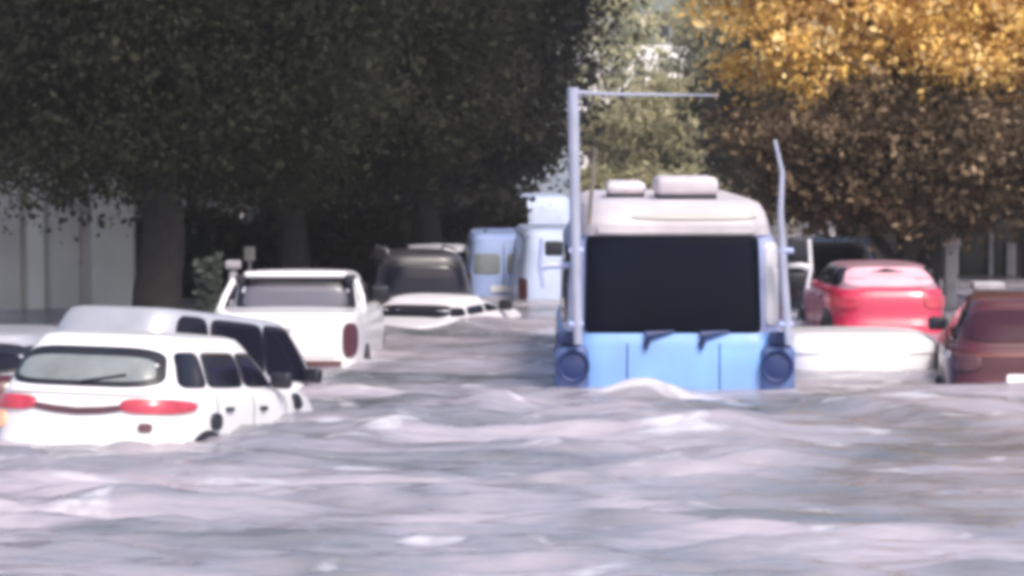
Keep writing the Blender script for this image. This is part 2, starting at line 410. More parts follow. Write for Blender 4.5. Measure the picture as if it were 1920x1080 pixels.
# -- maroon car at the left edge, behind the SUV
a = make_car('maroon_car', (WX(-42, 33), 34.6, -.80), -6, L=4.3, belt=1.0, H=1.42, paint='maroon', rear_glass='dark_glass', cab=(-1.75, 1.2), top=(-1.2, .5), style='sedan', tail='tail_dark', roof_paint='silver')[0]
prop(a, 'dark maroon car cut off by the left edge behind the nearest white SUV', 'car')
# -- dark SUV, low white car, white sedan further down the left
a = make_car('dark_suv', (WX(765, 49), 50.2, -.74), 8, L=4.5, W=1.8, belt=1.0, H=1.66, paint='grey_paint', rear_glass='dark_glass', cab=(-2.05, 1.1), top=(-1.85, .4), rails=True, tail='tail_dark', roof_paint='grey_paint')[0]
prop(a, 'dark grey SUV with roof rails beyond the white pickup, a low white car before it', 'car')
a = make_car('sunken_white_car', (WX(812, 45.8), 46.6, -.83), -24, pitch=1.8, L=3.9, W=1.66, belt=.92, H=1.20, paint='white_dull', tail='tail_dark', plate=False, cab=(-1.0, 1.1), top=(-.35, .4), style='sedan')[0]
prop(a, 'low white car sunk almost to its windows in front of the dark SUV', 'car')
a = make_car('white_sedan', (WX(834, 54), 55.5, -.66), -32, L=4.4, W=1.75, belt=.92, H=1.47, wtop=.09, pillar=.012, paint='white_dull', cab=(-1.7, 1.2), top=(-1.05, .45), style='sedan')[0]
prop(a, 'white sedan with dark windows showing its right side left of the pale blue van', 'car')

def make_van(name, loc, yaw, L, W, H, paint, label, box=False):
    root = empty(name, loc, (0, 0, R(yaw)))
    h = W / 2; r = L / 2
    sh = Shell([(.22, h * .95, -r + .05, r - .1), (.45, h, -r, r), (.6, h, -r + .02, r - .03), (1.05, h * .99, -r + .05, r - .25), (H - .25, h * .90, -r + .12, r - 1.0), (H - .08, h * .86, -r + .17, r - 1.15), (H, h * .78, -r + .3, r - 1.3)], 8)
    part('body', M[paint], root, lambda mb: sh.mesh(mb, crown=.04))
    e = lambda s: (lambda u, v, o: sh.end(s, u, v, o)); f = lambda s: (lambda u, v, o: sh.flank(s, u, v, o))
    if not box:
        for s in (-1, 1):
            part('rear_window', M['mist_glass'], root, lambda mb: panel(mb, e(-1), min(s * .06, s * h * .72), max(s * .06, s * h * .72), 1.12, H - .32, sq=7))
    part('windscreen', M['dark_glass'], root, lambda mb: panel(mb, e(1), -h * .8, h * .8, 1.1, H - .3))
    part('door_seam', M['black'], root, lambda mb: panel(mb, e(-1), -.008, .008, .5, H - .15, off=.004, sq=9))
    for s in (-1, 1):
        part('side_window', M['dark_glass'], root, lambda mb: panel(mb, f(s), r - 2.0, r - 1.2, 1.12, H - .35))
        u0, u1 = (h * .80, h * .95) if s > 0 else (-h * .95, -h * .80)
        part('tail_lamp', M['tail_dark'], root, lambda mb: panel(mb, e(-1), u0, u1, .8, 1.15, sq=5))
        part('mirror', M['black'], root, lambda mb: mb.box(min(s * h * .95, s * (h + .18)), max(s * h * .95, s * (h + .18)), r - 1.25, r - 1.15, 1.15, 1.42, .03))
        for yy in (-r * .6, r * .62):
            part('wheel_arch', M['black'], root, lambda mb: panel(mb, f(s), yy - .42, yy + .42, .08, .8, off=.006, sq=2))
            wheel(root, s * (h - .08), yy)
    part('bumper', M['grey_paint'], root, lambda mb: panel(mb, e(-1), -h * .9, h * .9, .42, .56, off=.04, sq=9))
    part('number_plate', M['plate'], root, lambda mb: panel(mb, e(-1), -.22, .22, .82, .93, off=.02, sq=12))
    prop(root, label, 'van')
    return root
make_van('pale_blue_van', (WX(940, 53), 55.5, -.72), 1, 4.8, 1.35, 1.78, 'van_blue', 'pale blue van standing between the white sedan and the whiter van beside the bus')
make_van('bluish_white_van', (WX(1062, 51), 53.8, -.74), 3, 5.0, 1.85, 1.92, 'van_white', 'bluish white van just left of the blue bus, partly hidden by it', box=True)
make_van('white_box_van', (WX(985, 70), 73, -.75), 3, 5.6, 2.1, 2.12, 'van_white', 'tall bluish white van farthest down the left lane, above the pale blue van', box=True)

# -- right side
a = make_car('dark_red_car', (WX(1982, 33.6), 35.9, -.60), -7, L=4.2, W=1.86, belt=1.04, H=1.53, paint='maroon', tail='tail_dark', rear_glass='maroon_glass', cab=(-1.95, 1.1), top=(-1.55, .4), glass_frame=False)
part('lamp_strip', M['strip_brown'], a[0], lambda mb: panel(mb, lambda u, v, o: a[1].end(-1, u, v, o), -.78, .8, .925, .975, off=.015, sq=7))
part('side_marker', M['lamp_clear'], a[0], lambda mb: panel(mb, lambda u, v, o: a[1].end(-1, u, v, o), -.88, -.80, .90, .97, off=.02, sq=3))
a = a[0]
prop(a, 'dark red hatchback cut off by the right edge with a small white number plate', 'car')
def red_extra():
    a, b, g = make_car('red_hatchback', (WX(1664, 43.5), 45.4, -.48), 2, L=4.0, W=1.66, belt=1.08, H=1.40, paint='red_paint', rear_glass='pink_highlight_glass', tail='tail_red', cab=(-1.85, 1.0), top=(-1.35, .3), glass_frame=False, wtop=.05, roof_paint='pink_roof', plate=False)
    prop(a, 'bright red hatchback behind the low white trailer, right of the blue bus', 'car')
red_extra()
a = make_car('dark_grey_car', (WX(1590, 50), 52.5, -.62), -6, L=4.5, W=1.8, belt=1.0, H=1.66, paint='grey_paint', rear_glass='dark_glass', tail='tail_dark', cab=(-2.0, 1.1), top=(-1.7, .4), roof_paint='grey_paint')[0]
prop(a, 'dark grey car between the blue bus and the red hatchback, farther away', 'car')
def trailer():
    D = 36.0
    x0, x1 = WX(1474, D), WX(1782, D)
    cx = (x0 + x1) / 2; h = (x1 - x0) / 2
    root = empty('white_trailer', (cx, D + .2, -.7), (R(-1), 0, R(1)))
    sh = Shell([(.35, h * .96, 0, 2.2), (.5, h, -.03, 2.24), (.90, h, 0, 2.2), (1.02, h * .97, .06, 2.15), (1.10, h * .90, .18, 2.05), (1.14, h * .80, .36, 1.9)], 4.5)
    part('body', M['white_paint'], root, lambda mb: sh.mesh(mb, crown=.03))
    part('lid_seam', M['white_dull'], root, lambda mb: panel(mb, lambda u, v, o: sh.end(-1, u, v, o), -h * .9, h * .9, .905, .925, off=.01, sq=10))
    for s in (-1, 1):
        wheel(root, s * (h - .1), 1.1, .28, .16)
        part('reflector', M['tail_dark'], root, lambda mb: panel(mb, lambda u, v, o: sh.end(-1, u, v, o), s * h * .75 - .05, s * h * .75 + .05, .55, .63, off=.012, sq=4))
    part('drawbar', M['rim'], root, lambda mb: mb.tube([(0, 2.2, .45), (0, 3.1, .45)], .04, 8))
    prop(root, 'low white covered trailer with rounded corners half sunk in front of the red hatchback', 'trailer')
trailer()

# -- the blue bus
def make_bus():
    D = 33.6
    root = empty('blue_bus', (WX(1266, D), D, -.8), (0, 0, R(-.8)))
    w = .8                                # water level in the bus's own height
    Lb = 8.2
    low = Shell([(.3, 1.20, .10, Lb - .1), (.45, 1.24, .02, Lb), (w + .05, 1.25, .0, Lb), (w + .35, 1.25, .0, Lb), (w + .50, 1.235, .015, Lb), (w + .60, 1.19, .05, Lb)], 9)
    up = Shell([(w + .58, 1.185, .07, Lb - .02), (w + 1.0, 1.18, .09, Lb - .04), (w + 1.5, 1.15, .14, Lb - .06), (w + 1.64, 1.08, .16, Lb - .08)], 9)
    rf = Shell([(w + 1.63, 1.06, .13, Lb - .06), (w + 1.76, 1.04, .13, Lb - .06), (w + 1.86, 1.01, .20, Lb - .1), (w + 1.95, .96, .34, Lb - .2), (w + 1.99, .88, .48, Lb - .4)], 11)
    part('lower_body', M['bus_blue'], root, lambda mb: low.mesh(mb, crown=.0))
    part('upper_body', M['bus_pale'], root, lambda mb: up.mesh(mb, crown=.0))
    part('roof', M['bus_roof'], root, lambda mb: rf.mesh(mb, crown=.03))
    e = lambda sh, s: (lambda u, v, o: sh.end(s, u, v, o)); f = lambda sh, s: (lambda u, v, o: sh.flank(s, u, v, o))
    ws = part('windscreen', M['wind_glass'], root, lambda mb: panel(mb, e(up, -1), -.94, .90, w + .60, w + 1.63, sq=22, off=.03, skew0=.02, skew1=.03))
    for x in (-.30, .28):                 # wiper spindles under the glass
        part('wiper', M['bus_navy'], root, lambda mb: mb.tube([(x, -.03, w + .44), (x, -.01, w + .50), (x, .00, w + .58), (x + .30, .035, w + .625)], [.02, .04, .055, .01], 8))
    for s in (-1, 1):
        a, b = (.95, 1.10) if s > 0 else (-1.08, -.985)
        part('corner_pillar', M['white_dull'], root, lambda mb: panel(mb, e(up, -1), a, b, w + .68, w + 1.55, sq=6, off=.02))
        # lamp housing
        def house(mb):
            mb.box(min(s * .90, s * 1.265), max(s * .90, s * 1.265), -.05, .25, w - .35, w + .48, .09)
        part('lamp_housing', M['bus_dusk'], root, house)
        part('turn_signal', M['bus_navy'], root, lambda mb: mb.box(min(s * .99, s * 1.24), max(s * .99, s * 1.24), -.06, .1, w + .49, w + .62, .03))
        def hl(mb):
            cx = s * 1.07; rr = .15
            rings = []
            for rad, y in ((.175, -.03), (.175, -.08), (.16, -.10), (.14, -.085), (.13, -.07), (.08, -.085), (.01, -.09)):
                rings.append([(cx + rad * math.cos(t), y, w + .26 + rad * math.sin(t)) for t in [2 * math.pi * k / 28 for k in range(28)]])
            mb.rings(rings)
        part('headlight', M['bus_navy'], root, hl)
        # mirror on its bracket
        br = part('mirror_bracket', M['white_dull'] if s > 0 else M['bus_pale'], root, lambda mb: (
            mb.tube([(s * 1.08, .05, w + 1.32), (s * 1.32, -.05, w + 1.32), (s * 1.40, -.05, w + 1.30)], .035, 8),
            mb.tube([(s * 1.40, -.05, w + 1.60), (s * 1.42, -.05, w + 1.3), (s * 1.38, -.05, w + 1.08)], .025, 8)))
        for z0_, z1_ in (((1.38, 1.62), (1.12, 1.25)) if s > 0 else ((1.42, 1.58),)):
            part('mirror', M['black'], br, lambda mb: mb.box(min(s * 1.18, s * 1.37), max(s * 1.18, s * 1.37), -.09, 0, w + z0_, w + z1_, .03))
        # side windows and door lines
        for k in range(6):
            y = .55 + k * 1.22
            part('side_window', M['dark_glass'], root, lambda mb: panel(mb, f(up, s), y, y + 1.1, w + .68, w + 1.5, sq=9, off=.015))
        part('side_stripe', M['bus_navy'], root, lambda mb: panel(mb, f(low, s), .3, Lb - .3, w + .38, w + .46, sq=14, off=.006))
        for yy in (1.4, 6.2):
            part('wheel_arch', M['black'], root, lambda mb: panel(mb, f(low, s), yy - .55, yy + .55, .31, 1.1, off=.006, sq=2))
            wheel(root, s * 1.13, yy, .46, .28)
    # rear face
    part('rear_window', M['dark_glass'], root, lambda mb: panel(mb, e(up, 1), -.85, .85, w + .75, w + 1.5, sq=8))
    # panel joints on the front
    for x in (-.50, .47):
        part('panel_joint', M['bus_navy'], root, lambda mb: panel(mb, e(low, -1), x - .008, x + .008, w - .2, w + .50, off=.004, sq=9))
    part('brow', M['bus_roof'], root, lambda mb: panel(mb, e(rf, -1), -.80, .84, w + 1.655, w + 1.74, off=.05, sq=10))
    part('brow_shade', M['wall_grey'], root, lambda mb: panel(mb, e(rf, -1), -.45, .86, w + 1.80, w + 1.865, off=.025, sq=3))  # grey band that paints the shading line across the curved roof front
    # roof units
    for (x0, x1, y0, zt, lab) in ((-.17, .50, .9, .21, None), (-.70, -.26, 1.5, .15, None)):
        o = part('roof_unit', M['bus_roof'], root, lambda mb: mb.box(x0, x1, y0, y0 + 1.5, w + 2.03, w + 2.03 + zt, .07))
        part('unit_shadow', M['black'], o, lambda mb: mb.box(x0 + .02, x1 - .02, y0 + .02, y0 + 1.48, w + 1.95, w + 2.05, .01))  # black block painting the dark shadow beneath the roof unit
    # the tall frame of posts
    def X(px): return WX(px, D) - WX(1266, D)
    top = WZ(165, D) + w
    part('tall_post', M['pole'], root, lambda mb: mb.tube([(X(1084), -.16, w + .50), (X(1080), -.16, w + 1.2), (X(1074), -.16, top)], [.05, .055, .062], 14))
    part('tall_post', M['pole'], root, lambda mb: mb.tube([(X(1478), -.16, w + .50), (X(1468), -.16, w + 1.15), (X(1461), -.16, w + 1.9), (X(1464), -.16, w + 2.3), (X(1450), -.16, WZ(262, D) + w)], [.045, .05, .034, .026, .018], 14))
    part('cross_bar', M['pole'], root, lambda mb: mb.tube([(X(1074), -.16, top - .05), (X(1150), -.16, top - .07), (X(1345), -.10, top - .08)], [.028, .020, .007], 10))
    part('grab_rod', M['bark_pale'], root, lambda mb: mb.tube([(X(1104), .0, w + 1.75), (X(1116), .0, w + 2.55)], [.02, .025], 8))
    for px in (1080, 1472):
        for z in (w + .68, w + 1.45):
            part('post_clamp', M['bus_pale'], root, lambda mb: mb.box(X(px) - .08, X(px) + .08, -.2, .12, z, z + .06, .02))
    prop(root, 'blue bus with white roof, big dark windscreen and tall frame of posts in the flood', 'bus')
make_bus()

# ================================================================== flood water and ground
def fine_axis(lo, hi, step, far_lo, far_hi, g=1.18):
    a = list(np.arange(lo, hi + step * .5, step))
    s = step; p = a[-1]
    while p < far_hi: s *= g; p += s; a.append(p)
    s = step; p = a[0]; pre = []
    while p > far_lo: s *= g; p -= s; pre.append(p)
    return np.array(pre[::-1] + a)

def waves(X, Y):
    rg = np.random.default_rng(5)
    Z = np.zeros_like(X)
    # slow domain warp so that crests wander
    wx = X + .35 * np.sin(Y * .9 + X * .4 + 1)
    wy = Y + .22 * np.sin(X * .7 + 2) + .08 * np.sin(X * 1.7 + Y * .5)
    for i in range(54):
        lam = 0.34 * (10 ** rg.uniform(0, .85))
        ang = rg.normal(0, .24)
        k = 2 * math.pi / lam
        ph = rg.uniform(0, 6.28)
        amp = 0.0052 * lam ** .9
        s = np.sin(k * (wy * math.cos(ang) + wx * math.sin(ang)) + ph)
        Z += amp * (s + .25 * (s * s - .5))
    for i in range(26):                    # cross chop
        lam = 0.3 * (10 ** rg.uniform(0, .8)); ang = rg.uniform(-1.5, 1.5); k = 2 * math.pi / lam
        Z += 0.0014 * lam ** .8 * np.sin(k * (wy * math.cos(ang) + wx * math.sin(ang)) + rg.uniform(0, 6.28))
    for i in range(4200):                  # short steep wavelets, each a crest of its own
        x0, y0 = rg.uniform(-7, 8), 17 + 38 * rg.random() ** 1.3
        lx, ly, h = (rg.uniform(.14, .5), rg.uniform(.04, .10), rg.uniform(.006, .034)) if i > 330 else (rg.uniform(.45, 1.0), rg.uniform(.12, .22), rg.uniform(.04, .085))
        tl = rg.normal(0, .12)
        ix = np.abs(X[0] - x0) < lx * 2.6; iy = np.abs(Y[:, 0] - y0) < .6 + lx * .9
        a, b = np.where(iy)[0], np.where(ix)[0]
        if len(a) < 2 or len(b) < 2: continue
        sl = (slice(a[0], a[-1] + 1), slice(b[0], b[-1] + 1))
        u = X[sl] - x0; v = Y[sl] - y0 + tl * u + rg.uniform(-.06, .10) * u * u
        Z[sl] += h * np.exp(-(u / lx) ** 2) * (np.exp(-(v / ly) ** 2) - .6 * np.exp(-((v - ly * 1.8) / (ly * 1.5)) ** 2))
    env = 0.85 + .35 * np.sin(X * .45 + .7 * np.sin(Y * .16) + 1.2) * np.sin(Y * .21 + .5 * X + 2) - .42 * np.clip((X - .9) / 1.6, 0, 1) * np.clip((31 - Y) / 5, 0, 1)
    Z *= np.clip(env, .4, 1.5)
    def bump(px, py, rx, ry, h, D=None):
        d = DW(py) if D is None else D
        x = WX(px, d)
        return h * np.exp(-((X - x) / rx) ** 2 - ((Y - d) / ry) ** 2)
    # bow wave of the bus and the boils running towards us
    Z += bump(1215, 748, .42, .30, .20) + bump(1400, 745, .5, .3, .05) + bump(1110, 750, .3, .3, .05)
    Z += bump(1340, 815, .55, .8, .15) + bump(1310, 770, .3, .3, .06) + bump(1180, 775, .35, .4, .05)
    # diverging wake
    bx = WX(1265, 33.4)
    for s in (-1, 1):
        for k, a in ((0, .09), (1, .06), (2, .04)):
            c = bx + s * (1.2 + k * .55 + (33.2 - Y) * .34)
            Z += a * np.exp(-((X - c) / (.25 + .02 * (33.2 - Y).clip(0))) ** 2) * np.clip((33.6 - Y) / 1.5, 0, 1) * np.clip((Y - 21) / 9, 0, 1) * (.7 + .5 * np.sin(Y * 2.3 + k * 2 + s))
    # swell pushed aside by the far car
    Z += bump(905, 612, .5, .8, .10) + bump(870, 618, .35, .6, .08) + bump(800, 690, .9, .9, .05)
    Z += bump(560, 712, .9, .5, .04) + bump(1760, 770, .8, .8, .07)
    fade = np.clip((130 - Y) / 60, .15, 1)
    return Z * fade

def make_water():
    xs = fine_axis(-6.2, 7.2, .045, -500, 500, 1.25)
    ys1 = []
    y = 16.0
    while y < 70: ys1.append(y); y += .030 + (y - 16) * .0028
    ys = fine_axis(0, .1, .1, -400, 0, 1.3)
    pre = [v for v in ys if v < 0]
    mid = list(np.linspace(0, 15.9, 60))
    far = []; s = .2
    while y < 700: far.append(y); s *= 1.12; y += s
    Y1 = np.array(pre + mid + ys1 + far)
    X, Y = np.meshgrid(xs, Y1)
    Z = waves(X, Y)
    dense = ((np.abs(X) < 12) & (Y > 8) & (Y < 110))
    Z = np.where(dense, Z, Z * .2 * (np.abs(X) < 30))
    nx, ny = len(xs), len(Y1)
    bx = WX(1265, 33.4)
    zone = np.exp(-((X - bx) / 1.5) ** 2 - ((Y - 33.0) / .7) ** 2) + .55 * np.exp(-((X - bx - .1) / .9) ** 2 - ((Y - 29.5) / 2.6) ** 2)
    for px_, d_, rx_, ry_, k_ in ((860, 45.5, .5, 1.0, .9), (1640, 35.2, 1.3, .45, .7), (150, 27.0, 1.2, .35, .45), (600, 36.2, 1.0, .4, .5), (1380, 22.2, .5, .5, .6)):
        zone += k_ * np.exp(-((X - WX(px_, d_)) / rx_) ** 2 - ((Y - d_) / ry_) ** 2)
    foam = np.clip(zone, 0, 1) * .75 + np.clip((Z - .06) / .08, 0, 1) * .5
    co = np.stack([X, Y, Z], -1).reshape(-1, 3).astype(np.float32)
    i = np.arange(nx - 1)[None, :] + np.arange(ny - 1)[:, None] * nx
    q = np.stack([i, i + 1, i + 1 + nx, i + nx], -1).reshape(-1)
    me = bpy.data.meshes.new('flood_water')
    me.vertices.add(len(co)); me.vertices.foreach_set('co', co.ravel())
    nf = len(q) // 4
    me.loops.add(len(q)); me.loops.foreach_set('vertex_index', q.astype(np.int32))
    me.polygons.add(nf); me.polygons.foreach_set('loop_start', (np.arange(nf) * 4).astype(np.int32))
    me.update(calc_edges=True); me.shade_smooth()
    at_ = me.attributes.new('foam', 'FLOAT', 'POINT'); at_.data.foreach_set('value', foam.reshape(-1).astype(np.float32))
    m = bpy.data.materials.new('muddy_flood_water')
    N, L = nodes_of(m); b = N['Principled BSDF']
    b.inputs['Roughness'].default_value = .10
    b.inputs['IOR'].default_value = 1.9
    tc = N.new('ShaderNodeTexCoord')
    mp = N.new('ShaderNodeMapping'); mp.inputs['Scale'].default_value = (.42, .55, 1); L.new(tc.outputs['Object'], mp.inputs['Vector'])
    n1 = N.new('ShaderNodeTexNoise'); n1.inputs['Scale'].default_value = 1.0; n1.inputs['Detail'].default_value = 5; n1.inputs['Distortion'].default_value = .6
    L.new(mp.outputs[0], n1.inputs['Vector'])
    r = N.new('ShaderNodeValToRGB'); e = r.color_ramp.elements  # grey-green and lilac patches: reflections painted into the muddy water's colour
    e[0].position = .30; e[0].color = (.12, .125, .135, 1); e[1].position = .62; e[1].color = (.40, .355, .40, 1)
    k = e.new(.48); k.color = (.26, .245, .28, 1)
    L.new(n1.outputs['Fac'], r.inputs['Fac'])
    mp3 = N.new('ShaderNodeMapping'); mp3.inputs['Scale'].default_value = (.9, 1.7, 1); L.new(tc.outputs['Object'], mp3.inputs['Vector'])
    n3 = N.new('ShaderNodeTexNoise'); n3.inputs['Scale'].default_value = 1.3; n3.inputs['Detail'].default_value = 5; n3.inputs['Distortion'].default_value = .5
    L.new(mp3.outputs[0], n3.inputs['Vector'])
    fr = N.new('ShaderNodeMapRange'); fr.inputs['From Min'].default_value = .62; fr.inputs['From Max'].default_value = .74; fr.inputs['To Max'].default_value = .75
    at = N.new('ShaderNodeAttribute'); at.attribute_name = 'foam'
    ad = N.new('ShaderNodeMath'); ad.operation = 'MULTIPLY_ADD'; ad.inputs[1].default_value = .22
    L.new(at.outputs['Fac'], ad.inputs[0]); L.new(n3.outputs['Fac'], ad.inputs[2])
    L.new(ad.outputs[0], fr.inputs['Value'])
    fm = N.new('ShaderNodeMix'); fm.data_type = 'RGBA'; L.new(fr.outputs[0], fm.inputs['Factor']); L.new(r.outputs['Color'], fm.inputs['A']); fm.inputs['B'].default_value = (.72, .69, .74, 1)
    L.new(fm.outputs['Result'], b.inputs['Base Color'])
    mp2 = N.new('ShaderNodeMapping'); mp2.inputs['Scale'].default_value = (2.6, 7.5, 1); L.new(tc.outputs['Object'], mp2.inputs['Vector'])
    n2 = N.new('ShaderNodeTexNoise'); n2.inputs['Scale'].default_value = 1.6; n2.inputs['Detail'].default_value = 4; L.new(mp2.outputs[0], n2.inputs['Vector'])
    bp = N.new('ShaderNodeBump'); bp.inputs['Strength'].default_value = .8; bp.inputs['Distance'].default_value = .035
    L.new(n2.outputs['Fac'], bp.inputs['Height']); L.new(bp.outputs[0], b.inputs['Normal'])
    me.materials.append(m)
    o = bpy.data.objects.new('flood_water', me); COL.objects.link(o)
    prop(o, 'lilac grey muddy flood water with choppy waves', 'water', kind='structure')
make_water()

gb = MB(); gb.add([(-600, -400, GROUND), (600, -400, GROUND), (600, 800, GROUND), (-600, 800, GROUND)], [(0, 1, 2, 3)])
prop(gb.build('road', M['asphalt'], None, False), 'asphalt street under the flood water', 'road', kind='structure')
for s, x0, x1 in ((-1, -9.5, -5.2), (1, 7.6, 12)):
    mb = MB(); mb.box(x0, x1, 10, 220, GROUND - .02, GROUND + .14, .03)
    prop(mb.build('pavement', M['concrete'], None), 'raised concrete pavement under the flood', 'pavement', kind='structure')

# ================================================================== trees
def leaf_mesh(name, pts, size, m, parent, seed, flat=0.0, aspect=.55, tilt=None):
    rg = np.random.default_rng(seed)
    n = len(pts)
    a = rg.normal(size=(n, 3)); 
    if flat: a[:, 2] *= (1 - flat)
    a /= np.linalg.norm(a, axis=1, keepdims=True)
    b = rg.normal(size=(n, 3)); b -= (b * a).sum(1, keepdims=True) * a; b /= np.linalg.norm(b, axis=1, keepdims=True)
    sz = size * np.clip(rg.lognormal(-.05, .38, (n, 1)), .35, 2.2)
    nrm = np.cross(a, b)
    L_ = a * sz * .5; W_ = b * sz * .5 * aspect; F = nrm * sz * .10
    # six-point leaf, folded along its rib
    v = np.stack([pts - L_, pts - L_ * .25 + W_ + F, pts + L_ * .45 + W_ * .8 + F, pts + L_, pts + L_ * .45 - W_ * .8 + F, pts - L_ * .25 - W_ + F], 1).reshape(-1, 3).astype(np.float32)
    base = (np.arange(n) * 6)[:, None]
    q = np.concatenate([base + np.array([[0, 1, 2, 3]]), base + np.array([[0, 3, 4, 5]])], 1).reshape(-1).astype(np.int32)
    me = bpy.data.meshes.new(name)
    me.vertices.add(len(v)); me.vertices.foreach_set('co', v.ravel())
    me.loops.add(len(q)); me.loops.foreach_set('vertex_index', q)
    nf = n * 2
    me.polygons.add(nf); me.polygons.foreach_set('loop_start', (np.arange(nf) * 4).astype(np.int32))
    me.update(calc_edges=True)
    me.materials.append(m)
    o = bpy.data.objects.new(name, me); COL.objects.link(o); o.parent = parent
    return o

def crown_points(rg, c, rad, n_cl, per, cl_r, low=-1.0, shell=.55, visible=None):
    """clusters spread through an ellipsoid, denser towards its skin"""
    d = rg.normal(size=(n_cl * 3, 3)); d /= np.linalg.norm(d, axis=1, keepdims=True)
    r = rg.uniform(shell ** 3, 1, (len(d), 1)) ** (1 / 3)
    lump = 1 + .16 * np.sin(d[:, :1] * 5 + c[0]) * np.sin(d[:, 1:2] * 4 + c[1]) + .12 * np.sin(d[:, 2:3] * 7)
    cc = d * r * lump
    cc = cc[cc[:, 2] > low][:n_cl]
    cen = cc * np.array(rad) + np.array(c)
    sizes = cl_r * rg.uniform(.5, 1.4, (len(cen), 1))
    if visible is not None:
        keep = visible(cen); 
        k2 = keep | (rg.random(len(cen)) < .3)
        cen, sizes = cen[k2], sizes[k2]
    off = rg.normal(size=(len(cen), per, 3)) * .5
    p = cen[:, None, :] + off * sizes[:, None, :] * np.array([1.15, 1.0, .75])
    return p.reshape(-1, 3), cen

def in_view(cen):
    D = np.maximum(cen[:, 1], 1)
    py = HOR - (cen[:, 2] - CAMZ) / D * FPX
    px = 960 + cen[:, 0] / D * FPX
    return (py > -180) & (px > -250) & (px < 2170)

def make_tree(name, label, px, D, h_tr, crown_c, rad, leaf, seed, n_cl=260, per=42, cl_r=.5, size=.15, tr=.3, bark='bark', low=-1, limbs=9, group=None, shell=.5, cat='tree', lean=0.0, aspect=.55, x=None):
    """crown_c = centre height above water and offset (dx, dy); rad = radii"""
    rg = np.random.default_rng(seed); rd = random.Random(seed)
    X = WX(px, D) if x is None else x
    root = empty(name, (X, D, GROUND))
    dx, dy, cz = crown_c
    c = (dx, dy, cz - GROUND)
    vis = lambda cen: in_view(cen + np.array([X, D, GROUND]))
    p, cen = crown_points(rg, c, rad, n_cl, per, cl_r, low, shell, vis)
    leaf_mesh('crown', p, size, M[leaf], root, seed, aspect=aspect)
    mb = MB()
    fork = Vector((lean * h_tr, 0, h_tr))
    n = 9; pts = []; rr = []
    for i in range(n + 1):
        t = i / n
        pts.append((fork.x * t + .05 * math.sin(t * 7 + seed), .05 * math.cos(t * 5 + seed), fork.z * t))
        rr.append(tr * (1.35 - .35 * min(1, t * 5)) * (1 - .35 * t))
    mb.tube(pts, rr, 14)
    idx = rg.permutation(len(cen))[:limbs]
    for k in idx:
        e = Vector([float(q) for q in cen[k]])
        base = Vector(pts[-1 - rd.randint(0, 2)])
        m1 = base.lerp(e, .4) + Vector((rd.uniform(-.2, .2), rd.uniform(-.2, .2), .25))
        m2 = base.lerp(e, .75) + Vector((rd.uniform(-.2, .2), rd.uniform(-.2, .2), .15))
        mb.tube([base, m1, m2, e], [tr * .42, tr * .28, tr * .16, .015], 7)
        for j in range(3):
            e2 = m2 + Vector((rd.uniform(-.9, .9), rd.uniform(-.9, .9), rd.uniform(-.5, .7)))
            mb.tube([m1.lerp(m2, .3 + .3 * j), m2.lerp(e2, .5), e2], [tr * .12, tr * .07, .01], 5)
    mb.build('trunk', M[bark], root)
    return prop(root, label, cat, group)

G1 = 'dark trees along the left side of the street'
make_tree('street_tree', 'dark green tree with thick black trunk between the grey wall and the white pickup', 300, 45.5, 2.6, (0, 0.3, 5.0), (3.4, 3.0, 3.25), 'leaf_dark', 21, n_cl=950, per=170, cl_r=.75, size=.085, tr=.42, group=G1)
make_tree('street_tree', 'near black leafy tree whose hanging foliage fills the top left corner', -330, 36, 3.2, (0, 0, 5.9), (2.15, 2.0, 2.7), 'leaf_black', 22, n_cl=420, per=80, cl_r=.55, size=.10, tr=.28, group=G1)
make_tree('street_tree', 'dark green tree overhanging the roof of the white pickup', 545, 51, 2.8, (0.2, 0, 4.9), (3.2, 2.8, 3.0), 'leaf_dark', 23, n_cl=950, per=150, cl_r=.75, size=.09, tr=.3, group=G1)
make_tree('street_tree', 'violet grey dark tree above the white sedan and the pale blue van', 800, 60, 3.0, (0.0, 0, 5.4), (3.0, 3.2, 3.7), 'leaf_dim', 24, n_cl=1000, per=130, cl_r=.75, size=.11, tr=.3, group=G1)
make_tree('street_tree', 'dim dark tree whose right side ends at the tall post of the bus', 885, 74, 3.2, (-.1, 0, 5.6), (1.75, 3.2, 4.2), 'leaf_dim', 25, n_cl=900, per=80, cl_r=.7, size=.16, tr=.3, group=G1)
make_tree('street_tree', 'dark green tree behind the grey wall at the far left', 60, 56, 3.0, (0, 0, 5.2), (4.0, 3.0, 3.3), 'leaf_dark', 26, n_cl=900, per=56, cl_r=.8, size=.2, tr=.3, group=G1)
make_tree('street_tree', 'dim tree with a crown down to the water, behind the roofs of the far vans', 745, 92, 2.0, (0, 0, 4.0), (4.2, 3.0, 4.6), 'leaf_dim', 27, n_cl=800, per=70, cl_r=.8, size=.2, tr=.25, group=G1)
